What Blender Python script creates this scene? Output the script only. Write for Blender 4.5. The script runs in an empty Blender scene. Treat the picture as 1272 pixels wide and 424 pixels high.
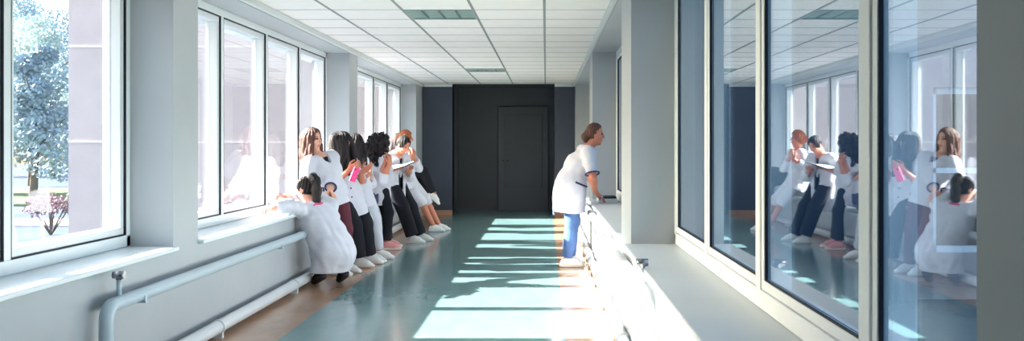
import bpy, bmesh, math, random
import numpy as np
from mathutils import Vector, Matrix

random.seed(7)
rng = np.random.default_rng(7)
SC = bpy.context.scene
COL = SC.collection

# ------------------------------------------------------------------ materials
def lin(c):
    out = []
    for v in c:
        v = v / 255.0
        out.append(v / 12.92 if v <= 0.04045 else ((v + 0.055) / 1.055) ** 2.4)
    return (out[0], out[1], out[2], 1.0)

def mat(name, col, rough=0.6, spec=0.4, metal=0.0, vary=0.0, vscale=3.0, bump=0.0, bscale=40.0, stretch=(1, 1, 1), sheen=0.0, sub=0.0, trans=0.0, coat=0.0):
    m = bpy.data.materials.new(name)
    m.use_nodes = True
    nt = m.node_tree
    b = nt.nodes['Principled BSDF']
    c = lin(col)
    b.inputs['Base Color'].default_value = c
    b.inputs['Roughness'].default_value = rough
    b.inputs['Specular IOR Level'].default_value = spec
    b.inputs['Metallic'].default_value = metal
    if sheen:
        b.inputs['Sheen Weight'].default_value = sheen
    if sub:
        b.inputs['Subsurface Weight'].default_value = sub
        b.inputs['Subsurface Radius'].default_value = (0.02, 0.008, 0.004)
    if coat:
        b.inputs['Coat Weight'].default_value = coat
    if vary or bump:
        tc = nt.nodes.new('ShaderNodeTexCoord')
        mp = nt.nodes.new('ShaderNodeMapping')
        mp.inputs['Scale'].default_value = stretch
        nt.links.new(tc.outputs['Object'], mp.inputs['Vector'])
    if vary:
        n = nt.nodes.new('ShaderNodeTexNoise')
        n.inputs['Scale'].default_value = vscale
        n.inputs['Detail'].default_value = 6
        nt.links.new(mp.outputs['Vector'], n.inputs['Vector'])
        r = nt.nodes.new('ShaderNodeValToRGB')
        r.color_ramp.elements[0].position = 0.3
        r.color_ramp.elements[1].position = 0.7
        r.color_ramp.elements[0].color = tuple(max(0, v * (1 - vary)) for v in c[:3]) + (1,)
        r.color_ramp.elements[1].color = tuple(min(1, v * (1 + vary)) for v in c[:3]) + (1,)
        nt.links.new(n.outputs['Fac'], r.inputs['Fac'])
        nt.links.new(r.outputs['Color'], b.inputs['Base Color'])
    if bump:
        n2 = nt.nodes.new('ShaderNodeTexNoise')
        n2.inputs['Scale'].default_value = bscale
        n2.inputs['Detail'].default_value = 4
        nt.links.new(mp.outputs['Vector'], n2.inputs['Vector'])
        bp = nt.nodes.new('ShaderNodeBump')
        bp.inputs['Strength'].default_value = bump
        bp.inputs['Distance'].default_value = 0.01
        nt.links.new(n2.outputs['Fac'], bp.inputs['Height'])
        nt.links.new(bp.outputs['Normal'], b.inputs['Normal'])
    return m

def glass_mat(name, tint, f0=0.04, pw=5.0, wavy=0.0):
    """clear pane: Schlick reflection over straight transmission"""
    m = bpy.data.materials.new(name)
    m.use_nodes = True
    nt = m.node_tree
    nt.nodes.clear()
    out = nt.nodes.new('ShaderNodeOutputMaterial')
    mix = nt.nodes.new('ShaderNodeMixShader')
    tr = nt.nodes.new('ShaderNodeBsdfTransparent')
    tr.inputs['Color'].default_value = tint
    gl = nt.nodes.new('ShaderNodeBsdfGlossy')
    gl.inputs['Roughness'].default_value = 0.0
    gl.inputs['Color'].default_value = (0.96, 0.98, 1, 1)
    lw = nt.nodes.new('ShaderNodeLayerWeight')
    lw.inputs['Blend'].default_value = 0.5
    p = nt.nodes.new('ShaderNodeMath'); p.operation = 'POWER'; p.inputs[1].default_value = pw
    ma = nt.nodes.new('ShaderNodeMath'); ma.operation = 'MULTIPLY_ADD'
    ma.inputs[1].default_value = 1 - f0; ma.inputs[2].default_value = f0
    nt.links.new(lw.outputs['Facing'], p.inputs[0])
    nt.links.new(p.outputs[0], ma.inputs[0])
    nt.links.new(ma.outputs[0], mix.inputs['Fac'])
    nt.links.new(tr.outputs[0], mix.inputs[1])
    nt.links.new(gl.outputs[0], mix.inputs[2])
    nt.links.new(mix.outputs[0], out.inputs['Surface'])
    if wavy:
        tc = nt.nodes.new('ShaderNodeTexCoord')
        n = nt.nodes.new('ShaderNodeTexNoise'); n.inputs['Scale'].default_value = 2.2; n.inputs['Detail'].default_value = 3
        bp = nt.nodes.new('ShaderNodeBump'); bp.inputs['Strength'].default_value = wavy; bp.inputs['Distance'].default_value = 0.01
        nt.links.new(tc.outputs['Object'], n.inputs['Vector'])
        nt.links.new(n.outputs['Fac'], bp.inputs['Height'])
        nt.links.new(bp.outputs['Normal'], gl.inputs['Normal'])
    return m

M = {}
M['wall'] = mat('grey_blue_wall_paint', (169, 173, 176), 0.45, 0.35, vary=0.05, vscale=1.6, bump=0.05, bscale=9)
M['endwall'] = mat('slate_blue_paint', (63, 69, 82), 0.55, 0.3, vary=0.08, vscale=2.0)
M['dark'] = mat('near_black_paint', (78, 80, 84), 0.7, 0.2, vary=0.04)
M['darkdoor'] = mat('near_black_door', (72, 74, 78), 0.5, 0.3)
M['pvc'] = mat('white_plastic_frame', (230, 234, 235), 0.35, 0.4)
M['gasket'] = mat('black_rubber_gasket', (38, 38, 46), 0.6, 0.2)
M['sill'] = mat('white_sill', (222, 228, 229), 0.3, 0.4, vary=0.03, vscale=2)
M['pipe'] = mat('grey_painted_pipe', (178, 192, 200), 0.4, 0.4)
M['pipe_white'] = mat('white_painted_pipe', (206, 210, 213), 0.4, 0.4)
M['chrome'] = mat('dull_chrome', (150, 150, 155), 0.25, 0.5, metal=1.0)
M['skirting'] = mat('tan_skirting', (176, 138, 112), 0.5, 0.3, vary=0.12, vscale=4)
M['tile'] = mat('ceiling_tile', (240, 234, 230), 0.85, 0.2, vary=0.02, vscale=6, bump=0.15, bscale=120)
M['tbar'] = mat('ceiling_grid_metal', (128, 134, 133), 0.5, 0.3)
M['cornice'] = mat('pale_cornice', (200, 205, 204), 0.6, 0.3)
M['louvre'] = mat('mirror_louvre', (205, 220, 214), 0.3, 0.5, metal=0.3)
M['fixture'] = mat('fixture_housing', (150, 175, 168), 0.4, 0.5, metal=0.0)
M['tube'] = mat('unlit_tube', (225, 230, 230), 0.3, 0.5)
M['pane'] = glass_mat('clear_window_glass', (0.97, 0.985, 0.985, 1), 0.03)
M['pane_wavy'] = glass_mat('wavy_window_glass', (0.80, 0.90, 0.95, 1), 0.14, pw=3.1, wavy=0.006)
M['navy'] = mat('navy_trim', (48, 52, 88), 0.8, 0.2)
M['coat'] = mat('white_coat_cotton', (200, 199, 208), 0.85, 0.15, bump=0.7, bscale=11, sheen=0.1)
M['black_cloth'] = mat('black_cloth', (32, 33, 39), 0.9, 0.15, bump=0.25, bscale=20)
M['white_cloth'] = mat('white_trouser_cloth', (200, 202, 210), 0.85, 0.15, bump=0.3, bscale=18)
M['maroon'] = mat('maroon_cloth', (92, 48, 58), 0.9, 0.15, bump=0.2, bscale=20)
M['jeans'] = mat('blue_denim', (74, 100, 146), 0.85, 0.2, vary=0.35, vscale=9, bump=0.4, bscale=24, stretch=(1, 1, 0.5))
M['skin'] = mat('light_skin', (214, 158, 136), 0.5, 0.35, sub=0.08)
M['skin_tan'] = mat('tan_skin', (190, 122, 98), 0.5, 0.35, sub=0.08)
M['lips'] = mat('lips', (186, 104, 94), 0.4, 0.4)
M['eye'] = mat('eye_dark', (46, 34, 32), 0.2, 0.5)
M['eyewhite'] = mat('eye_white', (225, 220, 215), 0.2, 0.5)
M['shoe_white'] = mat('white_canvas', (224, 224, 222), 0.7, 0.25)
M['sole'] = mat('white_rubber_sole', (232, 230, 226), 0.5, 0.3)
M['shoe_pink'] = mat('pink_canvas', (214, 150, 150), 0.7, 0.25)
M['shoe_black'] = mat('black_canvas', (30, 30, 34), 0.7, 0.25)
M['hair_black'] = mat('black_brown_hair', (30, 24, 26), 0.5, 0.25, vary=0.4, vscale=30, stretch=(4, 4, 0.4), bump=0.8, bscale=60)
M['hair_dark'] = mat('dark_brown_hair', (44, 32, 32), 0.5, 0.25, vary=0.45, vscale=30, stretch=(4, 4, 0.4), bump=0.8, bscale=60)
M['hair_brown'] = mat('chestnut_hair', (92, 58, 50), 0.5, 0.3, vary=0.4, vscale=30, stretch=(4, 4, 0.4), bump=0.8, bscale=60)
M['hair_auburn'] = mat('auburn_hair', (150, 80, 40), 0.45, 0.4, vary=0.4, vscale=30, stretch=(4, 4, 0.5), bump=0.8, bscale=60)
M['pink'] = mat('hot_pink_plastic', (240, 50, 130), 0.4, 0.4)
M['screen'] = mat('phone_screen', (25, 26, 30), 0.1, 0.5)
M['red'] = mat('red_cloth', (206, 52, 70), 0.8, 0.2)
M['scarf'] = mat('pink_scarf', (206, 92, 128), 0.9, 0.2, vary=0.4, vscale=25)
M['paper'] = mat('white_paper', (238, 238, 234), 0.8, 0.2)
M['cover'] = mat('black_cover', (34, 34, 40), 0.5, 0.3)
M['jean_cover'] = mat('grey_blue_bag', (74, 82, 108), 0.8, 0.2, bump=0.2)

def floor_mat(name, col, col2, rough, streak):
    m = bpy.data.materials.new(name)
    m.use_nodes = True
    nt = m.node_tree
    b = nt.nodes['Principled BSDF']
    tc = nt.nodes.new('ShaderNodeTexCoord')
    mp = nt.nodes.new('ShaderNodeMapping'); mp.inputs['Scale'].default_value = (1.0, streak, 1)
    n = nt.nodes.new('ShaderNodeTexNoise'); n.inputs['Scale'].default_value = 5; n.inputs['Detail'].default_value = 8; n.inputs['Roughness'].default_value = 0.7
    r = nt.nodes.new('ShaderNodeValToRGB')
    r.color_ramp.elements[0].position = 0.32; r.color_ramp.elements[1].position = 0.68
    r.color_ramp.elements[0].color = lin(col); r.color_ramp.elements[1].color = lin(col2)
    nt.links.new(tc.outputs['Object'], mp.inputs['Vector'])
    nt.links.new(mp.outputs['Vector'], n.inputs['Vector'])
    nt.links.new(n.outputs['Fac'], r.inputs['Fac'])
    nt.links.new(r.outputs['Color'], b.inputs['Base Color'])
    b.inputs['Roughness'].default_value = rough
    b.inputs['Specular IOR Level'].default_value = 0.7
    rr = nt.nodes.new('ShaderNodeMath'); rr.operation = 'MULTIPLY_ADD'; rr.inputs[1].default_value = 0.12; rr.inputs[2].default_value = rough - 0.06
    nt.links.new(n.outputs['Fac'], rr.inputs[0]); nt.links.new(rr.outputs[0], b.inputs['Roughness'])
    n2 = nt.nodes.new('ShaderNodeTexNoise'); n2.inputs['Scale'].default_value = 3
    bp = nt.nodes.new('ShaderNodeBump'); bp.inputs['Strength'].default_value = 0.06; bp.inputs['Distance'].default_value = 0.01
    nt.links.new(tc.outputs['Object'], n2.inputs['Vector'])
    nt.links.new(n2.outputs['Fac'], bp.inputs['Height']); nt.links.new(bp.outputs['Normal'], b.inputs['Normal'])
    return m
M['teal'] = floor_mat('teal_linoleum', (108, 139, 140), (116, 147, 147), 0.15, 0.5)
M['tan'] = floor_mat('tan_linoleum', (164, 128, 104), (176, 142, 116), 0.18, 0.5)

# ------------------------------------------------------------------ mesh helpers
class MB:
    def __init__(self):
        self.bm = bmesh.new()
    def box(self, x0, x1, y0, y1, z0, z1, mi=0):
        if x0 > x1: x0, x1 = x1, x0
        if y0 > y1: y0, y1 = y1, y0
        if z0 > z1: z0, z1 = z1, z0
        v = [self.bm.verts.new(p) for p in ((x0, y0, z0), (x1, y0, z0), (x1, y1, z0), (x0, y1, z0), (x0, y0, z1), (x1, y0, z1), (x1, y1, z1), (x0, y1, z1))]
        for f in ((3, 2, 1, 0), (4, 5, 6, 7), (0, 1, 5, 4), (1, 2, 6, 5), (2, 3, 7, 6), (3, 0, 4, 7)):
            fc = self.bm.faces.new([v[i] for i in f]); fc.material_index = mi
        return self
    def tube(self, pts, r, n=14, caps=True, smooth=True):
        pts = [Vector(p) for p in pts]
        rings = []
        up = Vector((0, 0, 1))
        prevn = None
        for i, p in enumerate(pts):
            if i == 0: t = pts[1] - p
            elif i == len(pts) - 1: t = p - pts[i - 1]
            else: t = (pts[i + 1] - p).normalized() + (p - pts[i - 1]).normalized()
            t.normalize()
            if prevn is None:
                a = up if abs(t.z) < 0.9 else Vector((1, 0, 0))
                nn = (a - t * a.dot(t)).normalized()
            else:
                nn = (prevn - t * prevn.dot(t)).normalized()
            prevn = nn
            bb = t.cross(nn)
            rr = r[i] if isinstance(r, (list, tuple)) else r
            rings.append([self.bm.verts.new(p + (nn * math.cos(2 * math.pi * k / n) + bb * math.sin(2 * math.pi * k / n)) * rr) for k in range(n)])
        for i in range(len(rings) - 1):
            for k in range(n):
                f = self.bm.faces.new((rings[i][k], rings[i][(k + 1) % n], rings[i + 1][(k + 1) % n], rings[i + 1][k]))
                f.smooth = smooth
        if caps:
            self.bm.faces.new(list(reversed(rings[0]))); self.bm.faces.new(rings[-1])
        return self
    def build(self, name, mats, parent=None, bevel=0.0, seg=2):
        if bevel:
            es = [e for e in self.bm.edges]
            bmesh.ops.bevel(self.bm, geom=es, offset=bevel, segments=seg, affect='EDGES', profile=0.5, clamp_overlap=True)
        bmesh.ops.recalc_face_normals(self.bm, faces=self.bm.faces)
        me = bpy.data.meshes.new(name)
        org = Vector((0, 0, 0))
        if parent is not None:
            org = Vector(parent.get('_o', (0, 0, 0)))
            self.bm.transform(Matrix.Translation(-org))
        self.bm.to_mesh(me); self.bm.free()
        if not isinstance(mats, (list, tuple)): mats = [mats]
        for m in mats: me.materials.append(m)
        o = bpy.data.objects.new(name, me); COL.objects.link(o)
        if parent is not None:
            o.parent = parent
        return o

ORG = {}
def thing(name, label, cat, loc=(0, 0, 0), group=None, kind=None):
    o = bpy.data.objects.new(name, None); COL.objects.link(o)
    o.location = loc; o['_o'] = [float(v) for v in loc]
    o.empty_display_size = 0.1
    tag(o, label, cat, group, kind)
    return o

def tag(o, label=None, cat=None, group=None, kind=None):
    if label: o['label'] = label
    if cat: o['category'] = cat
    if group: o['group'] = group
    if kind: o['kind'] = kind
    return o

# ------------------------------------------------------------------ dimensions (metres; camera at the origin, looking along +Y)
H = 1.31
XL, XLW = -2.32, -2.585
XR, XRW = 0.545, 0.82
ZC = 2.46
ZS = 0.68          # sill top
ZF = 2.40          # soffit of the window recesses
YE = 17.4
YB = -4.6
F_PX, VX, VY = 1153.0, 678.0, 180.5

# ------------------------------------------------------------------ camera
cam = bpy.data.cameras.new('camera'); co = bpy.data.objects.new('camera', cam); COL.objects.link(co)
co.location = (0, 0, H); co.rotation_euler = (math.radians(90), 0, 0)
cam.sensor_fit = 'HORIZONTAL'; cam.sensor_width = 36.0
cam.lens = F_PX / 1272 * 36.0
cam.shift_x = -(VX - 636) / 1272
cam.shift_y = -(212 - VY) / 1272
cam.clip_start = 0.02; cam.clip_end = 400
SC.camera = co

# ------------------------------------------------------------------ room shell
f = MB()
def quadstrip(mb, x0, x1, mi):
    mb.box(x0, x1, YB, YE + 1.25 if mi == 0 else YE, -0.12, 0.0, mi)
quadstrip(f, -1.80, 0.13, 0)
quadstrip(f, XL - 0.05, -1.80, 1)
quadstrip(f, 0.13, XR + 0.05, 1)
floor = tag(f.build('floor', [M['teal'], M['tan']]), 'teal linoleum corridor floor with tan strips along both walls', 'floor', kind='structure')

PL = [(-5.0, 3.22), (5.78, 6.19), (10.96, 11.43), (16.6, YE)]      # left piers; the unseen near one is lengthened to cut fill light
PR = [(-5.0, 1.174), (5.93, 6.68), (10.84, 11.53), (16.5, YE)]      # right piers

def side_wall(name, xin, xout, piers, xwin, s):
    m = MB()
    m.box(xin, xout, YB, YE, -0.12, ZS - 0.03)
    for a, b in piers:
        m.box(xin, xout, max(a, YB), b, ZS - 0.03, ZF)
    m.box(xin, xout, YB, YE, ZF, ZC + 0.25)
    return tag(m.build(name, M['wall']), kind='structure')
tag(side_wall('wall_left', XL, -2.76, PL, XLW, -1), 'grey blue painted corridor wall with deep window recesses on the left', 'wall')
tag(side_wall('wall_right', XR, 1.0, PR, XRW, 1), 'grey blue painted corridor wall with deep window recesses on the right', 'wall')
m = MB().box(XL - .4, XR + .4, YB - 0.2, YB, -0.12, ZC + .25)
tag(m.build('wall_back', M['wall']), 'plain wall behind the viewer', 'wall', kind='structure')
# end wall with the dark opening
OX0, OX1 = -1.75, 0.166
m = MB()
m.box(XL - 0.4, OX0, YE, YE + 0.3, -0.12, ZC + .25)
m.box(OX1, XR + 0.45, YE, YE + 0.3, -0.12, ZC + .25)
tag(m.build('wall_end', M['endwall']), 'slate blue end wall either side of the dark opening', 'wall', kind='structure')
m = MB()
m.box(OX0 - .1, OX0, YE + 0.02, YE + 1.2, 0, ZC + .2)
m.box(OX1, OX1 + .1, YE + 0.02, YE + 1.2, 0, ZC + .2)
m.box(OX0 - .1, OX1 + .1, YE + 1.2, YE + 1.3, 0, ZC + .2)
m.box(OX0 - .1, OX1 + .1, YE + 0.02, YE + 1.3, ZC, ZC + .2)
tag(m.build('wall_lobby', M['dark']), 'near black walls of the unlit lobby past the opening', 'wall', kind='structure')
d = MB()
yd = YE + 1.18
d.box(-0.95, 0.05, yd - .03, yd + .02, 0.0, 2.08)
door = tag(d.build('door_1', M['darkdoor'], bevel=0.006), 'dark closed door at the far side of the lobby', 'door', kind='structure')
d = MB().box(-0.83, -0.07, yd - .045, yd - .03, 0.45, 1.92)
d.build('door_panel', M['dark'], door, bevel=0.005)
d = MB().tube([(-0.86, yd - .03, 1.0), (-0.86, yd - .08, 1.0), (-0.75, yd - .08, 1.0)], 0.01)
d.build('door_handle', M['chrome'], door)
# skirting
sk = MB()
sk.box(XL, OX0, YE - 0.018, YE, 0, 0.09)
tag(sk.build('baseboard_end_left', M['skirting'], bevel=0.004), 'tan skirting on the end wall left of the opening', 'skirting', kind='structure')
sk = MB().box(OX1, XR, YE - 0.018, YE, 0, 0.09)
tag(sk.build('baseboard_end_right', M['skirting'], bevel=0.004), 'tan skirting on the end wall right of the opening', 'skirting', kind='structure')
sk = MB().box(XL, XL + 0.015, YB, YE - .02, 0, 0.045)
tag(sk.build('baseboard_left', M['skirting'], bevel=0.003), 'low tan skirting along the left wall', 'skirting', kind='structure')
sk = MB().box(XR - 0.015, XR, YB, YE - .02, 0, 0.045)
tag(sk.build('baseboard_right', M['skirting'], bevel=0.003), 'low tan skirting along the right wall', 'skirting', kind='structure')
# cornices: slim profile along both walls, short pieces on the end wall
def cornice(name, x0, x1, y0, y1, label):
    c = MB()
    c.box(x0, x1, y0, y1, ZC - 0.055, ZC)
    tag(c.build(name, M['cornice'], bevel=0.008), label, 'cornice', kind='structure')
cornice('trim_1', XL, XL + 0.035, YB, YE, 'pale cornice along the left ceiling edge')
cornice('trim_2', XR - 0.035, XR, YB, YE, 'pale cornice along the right ceiling edge')
cornice('trim_3', XL + .04, OX0, YE - 0.03, YE, 'short pale cornice piece left of the opening')
cornice('trim_4', OX1, XR - .04, YE - 0.03, YE, 'short pale cornice piece right of the opening')
# suspended ceiling
TP = 0.605
cx = [XL] + [x for x in (-1.823, -1.218, -0.615, -0.012)] + [XR]
y0 = 7.87
cy = [y0 + TP * k for k in range(-20, 17) if y0 + TP * k < YE - .1]
cy = [YB] + [y for y in cy if y > YB + 0.1] + [YE]
FIX = [(1, 7.87), (1, 7.87 + TP * 10), (1, 7.87 - TP * 8)]
m = MB()
for i in range(len(cx) - 1):
    for j in range(len(cy) - 1):
        if any(abs(cy[j] - fy) < 0.01 and i == 2 for _, fy in FIX):
            continue
        m.box(cx[i], cx[i + 1], cy[j], cy[j + 1], ZC, ZC + 0.02)
m.box(XL, XR, YB, YE, ZC + 0.18, ZC + 0.25)
ceil = tag(m.build('ceiling', M['tile']), 'suspended ceiling of white mineral tiles in a metal grid', 'ceiling', kind='structure')
g = MB()
for x in cx[1:-1]:
    g.box(x - 0.011, x + 0.011, YB, YE, ZC - 0.004, ZC + 0.03)
for y in cy[1:-1]:
    g.box(XL, XR, y - 0.003, y + 0.003, ZC - 0.0025, ZC + 0.03)
g.build('ceiling_grid', M['tbar'], ceil)

def fixture(y, label):
    x0, x1 = cx[2] + 0.012, cx[3] - 0.012
    t = thing('ceiling_light', label, 'ceiling light', ((x0 + x1) / 2, y + TP / 2, ZC), 'louvred lights in the ceiling grid')
    h = MB()
    a, b = y + 0.01, y + TP - 0.01
    h.box(x0, x1, a, b, ZC + 0.10, ZC + 0.11)
    h.box(x0, x0 + .008, a, b, ZC - .003, ZC + .10); h.box(x1 - .008, x1, a, b, ZC - .003, ZC + .10)
    h.box(x0, x1, a, a + .008, ZC - .003, ZC + .10); h.box(x0, x1, b - .008, b, ZC - .003, ZC + .10)
    h.build('housing', M['fixture'], t)
    w = (x1 - x0) / 4
    for k in range(4):
        q = MB()
        c0 = x0 + w * k + .012; c1 = c0 + w - .024
        # parabolic mirror trough of one lamp: two curved flanks
        n = 6
        for s in (0, 1):
            prev = None
            for i in range(n + 1):
                u = i / n
                xx = (c0 + u * w * .36) if s == 0 else (c1 - u * w * .36)
                zz = ZC + 0.005 + 0.085 * math.sqrt(u)
                cur = (q.bm.verts.new((xx, a + .01, zz)), q.bm.verts.new((xx, b - .01, zz)))
                if prev: q.bm.faces.new((prev[0], prev[1], cur[1], cur[0]))
                prev = cur
        for i in range(1, 8):      # cross blades
            yy = a + (b - a) * i / 8
            q.box(c0 + .003, c1 - .003, yy - .002, yy + .002, ZC + .003, ZC + .045)
        q.build('reflector', M['louvre'], t)
        MB().tube([((c0 + c1) / 2, a + .02, ZC + .07), ((c0 + c1) / 2, b - .02, ZC + .07)], 0.012, 10).build('lamp_tube', M['tube'], t)
    return t
fixture(FIX[0][1], 'large unlit louvred light panel, nearest one in the ceiling')
fixture(FIX[1][1], 'small looking unlit louvred light panel far down the ceiling near the dark opening')

# ------------------------------------------------------------------ windows
def window(n, s, y0, y1, mulls, xw, label, pane_m, deep):
    """s=-1 left wall, +1 right wall; xw = room side face of the frame; deep = glass set far back in a deep sash"""
    X = lambda dd: xw + s * dd
    fr = MB()
    zb, zt = ZS + 0.003, ZF
    fw = 0.055
    fr.box(X(0), X(0.125), y0, y1, zb, zb + 0.072)
    fr.box(X(0), X(0.125), y0, y1, zt - 0.062, zt)
    fr.box(X(0), X(0.125), y0, y0 + fw, zb, zt)
    fr.box(X(0), X(0.125), y1 - fw, y1, zb, zt)
    for y in mulls:
        fr.box(X(0), X(0.125), y - 0.03, y + 0.03, zb + .07, zt - .06)
    W = tag(fr.build('window_%d' % n, M['pvc'], bevel=0.006), label, 'window', kind='structure')
    edges = [y0 + fw] + [v for y in mulls for v in (y - 0.03, y + 0.03)] + [y1 - fw]
    gl = MB()
    d0 = 0.016 if deep else 0.006
    dg = 0.072 if deep else 0.021
    sw = 0.05 if deep else 0.04
    for i in range(0, len(edges), 2):
        a, b = edges[i], edges[i + 1]
        za, zc = zb + 0.072, zt - 0.062
        sa = MB()
        x0, x1 = X(d0), X(dg + .02)
        sa.box(x0, x1, a + .003, b - .003, za + .003, za + sw); sa.box(x0, x1, a + .003, b - .003, zc - sw, zc - .003)
        sa.box(x0, x1, a + .003, a + sw, za + sw, zc - sw); sa.box(x0, x1, b - sw, b - .003, za + sw, zc - sw)
        sa.build('sash', M['pvc'], W, bevel=0.004)
        gk = MB()
        if deep:      # rubber seal in the joint between frame and sash
            x0, x1, a2, b2, z2, z3, gw = X(.002), X(d0 + .003), a, b, za, zc, .007
        else:         # black glazing bead right around the glass
            x0, x1, a2, b2, z2, z3, gw = X(d0 + .004), X(dg), a + sw, b - sw, za + sw, zc - sw, .004
        gk.box(x0, x1, a2, b2, z2 - .001, z2 + gw); gk.box(x0, x1, a2, b2, z3 - gw, z3 + .001)
        gk.box(x0, x1, a2 - .001, a2 + gw, z2, z3); gk.box(x0, x1, b2 - gw, b2 + .001, z2, z3)
        gk.build('gasket', M['gasket'], W)
        gl.box(X(dg), X(dg + .006), a + sw, b - sw, za + sw, zc - sw)
    gl.build('pane', pane_m, W)
    return W

def sill(n, s, xin, xfront, y0, y1, xw, label):
    q = MB()
    # one board: deep between the piers, a thin lip past them
    q.box(xw, xfront, y0, y1, ZS - 0.028, ZS)
    tag(q.build('window_sill_%d' % n, M['sill'], bevel=0.006), label, 'window sill', kind='structure')

LB = [(3.22, 5.78, [4.46], 1), (6.19, 10.96, [7.425, 8.61, 9.77], 2), (11.43, 16.6, [12.74, 14.0, 15.2], 3)]
for a, b, ml, n in LB:
    lab = {1: 'white framed window nearest on the left, trees beyond it', 2: 'white framed window of four panes behind the crouching person', 3: 'far left white framed window behind the group', 5: 'white framed window on the left beside the viewer'}[n]
    window(n, -1, a + .002, b - .002, ml, XLW, lab, M['pane'], True)
    sill(n, -1, XL, XL + 0.04, a + .002, b - .002, XLW - 0.04, {1: 'white sill under the nearest left window', 2: 'white sill that the crouching person leans on', 3: 'white sill behind the standing group', 5: 'white sill on the left beside the viewer'}[n])
RB = [(1.174, 5.93, [2.385, 3.59, 4.77], 7), (6.68, 10.84, [7.7, 8.75, 9.8], 8), (11.53, 16.5, [12.7, 13.95, 15.2], 9)]
for a, b, ml, n in RB:
    lab = {6: 'white framed window on the right beside the viewer', 7: 'large white framed window nearest on the right, full of reflections', 8: 'white framed window the leaning woman looks through', 9: 'far right white framed window past the second pier'}[n]
    window(n, 1, a + .002, b - .002, ml, XRW, lab, M['pane_wavy'], False)
    sill(n, 1, XR, XR - 0.045, a + .002, b - .002, XRW + 0.04, {6: 'white sill on the right beside the viewer', 7: 'broad white sill under the nearest right window', 8: 'white sill the leaning woman rests her hands on', 9: 'far right white sill past the second pier'}[n])

# unseen overhang outside the left windows, added to keep sun off the right sill
m = MB().box(-3.0, -2.761, YB, YE, 2.36, 2.62)
tag(m.build('sun_cut_overhang', M['cornice']), 'unseen eave added above the left windows to cut the sun', 'eave', kind='structure')

# ------------------------------------------------------------------ heating pipes
def arc(c, r, a0, a1, ax1, ax2, n=7):
    c = Vector(c); ax1 = Vector(ax1); ax2 = Vector(ax2)
    return [c + ax1 * (r * math.cos(a0 + (a1 - a0) * i / n)) + ax2 * (r * math.sin(a0 + (a1 - a0) * i / n)) for i in range(n + 1)]

def pipe_run(xp, ytop, z, yend, m, label, r=0.036, rb=0.07):
    t = thing('heating_pipe', label, 'pipe', (xp, ytop, 0))
    pts = [(xp, ytop, 0.0), (xp, ytop, z - rb)] + arc((xp, ytop + rb, z - rb), rb, math.pi, math.pi / 2, (0, 1, 0), (0, 0, 1)) + [(xp, yend, z)]
    MB().tube(pts, r, 16).build('pipe_body', m, t)
    return t
def bracket(t, xp, xw, y, z, r):
    b = MB().tube([(xw, y, z), (xp, y, z)], 0.010, 8)
    b.box(xp - r - .006, xp + r + .006, y - .012, y + .012, z - r - .006, z - r + .004)
    b.box(xp + (r if xw < xp else -r) - .004, xp + (r if xw < xp else -r) + .004, y - .012, y + .012, z - r, z)
    b.build('bracket', M['pipe'], t)
def tap(t, x, y, z, m):
    b = MB().tube([(x, y, z), (x, y, z + .10)], [0.014, 0.012], 10)
    tp = b.build('bleed_valve', m, t)
    k = MB().tube([(x - .03, y, z + .115), (x + .03, y, z + .115)], [0.02, 0.02], 12)
    k.tube([(x, y, z + .09), (x, y, z + .125)], 0.016, 10)
    k.build('valve_cap', M['chrome'], t)

xp = -2.235
lp = pipe_run(xp, 4.72, 0.485, 16.4, M['pipe'], 'grey heating pipe on the left wall that bends down to the floor')
tap(lp, xp, 4.86, 0.515, M['pipe'])
for y in (5.1, 7.75, 10.4, 13.0, 15.6):
    bracket(lp, xp, XL, y, 0.485, 0.036)
lb = thing('floor_pipe', 'pale fat pipe running along the foot of the left wall', 'pipe', (-2.225, 0, 0))
MB().tube([(-2.225, -4.0, 0.075), (-2.225, 16.4, 0.075)], 0.045, 16).build('pipe_body', M['pipe_white'], lb)
for y in (1.5, 4.0, 6.3, 8.2, 12.0, 15.0):
    q = MB().tube([(-2.225, y - .02, .075), (-2.225, y + .02, .075)], 0.051, 16); q.box(-2.26, -2.19, y - .015, y + .015, 0, .05)
    q.build('pipe_support', M['pipe_white'], lb)

xr = 0.487
rp = pipe_run(xr, 4.62, 0.565, 16.3, M['pipe_white'], 'white heating pipe on the right wall that bends down to the floor')
tap(rp, xr + .005, 4.74, 0.595, M['pipe_white'])
for y in (6.4, 8.9, 11.4, 14.0):
    bracket(rp, xr, XR, y, 0.565, 0.036)
MB().tube([(xr, 8.35, 0.565), (xr, 8.35, 0.10)], 0.024, 12).build('riser', M['pipe_white'], rp)
MB().tube([(xr, 7.9, 0.565), (xr, 7.9, 0.10)], 0.024, 12).build('riser', M['pipe_white'], rp)
rb_ = thing('floor_pipe', 'white pipe running along the foot of the right wall', 'pipe', (0.488, 0, 0))
MB().tube([(0.488, -4.0, 0.075), (0.488, 16.3, 0.075)], 0.038, 16).build('pipe_body', M['pipe_white'], rb_)
for y in (2.0, 5.9, 7.4, 8.6, 9.4, 10.6, 13.0, 15.2):
    q = MB().tube([(0.488, y - .025, .075), (0.488, y + .025, .075)], 0.046, 16); q.box(.458, .518, y - .015, y + .015, 0, .05)
    q.build('pipe_support', M['pipe_white'] if y != 8.6 and y != 9.4 else M['chrome'], rb_)
# boarded lining under the right sill
for i, (a, b) in enumerate(((5.1, 6.35), (6.38, 7.6), (7.63, 8.85), (8.88, 10.1))):
    q = MB().box(XR - 0.012, XR, a, b, 0.06, ZS - .05)
    tag(q.build('wall_panel', M['pipe_white'], bevel=0.004), ['white lining board under the near end of the right sill', 'white lining board under the right pier', 'white lining board with pipe risers in front', 'white lining board beside the leaning woman'][i], 'wall panel', 'lining boards under the right sill')
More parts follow.
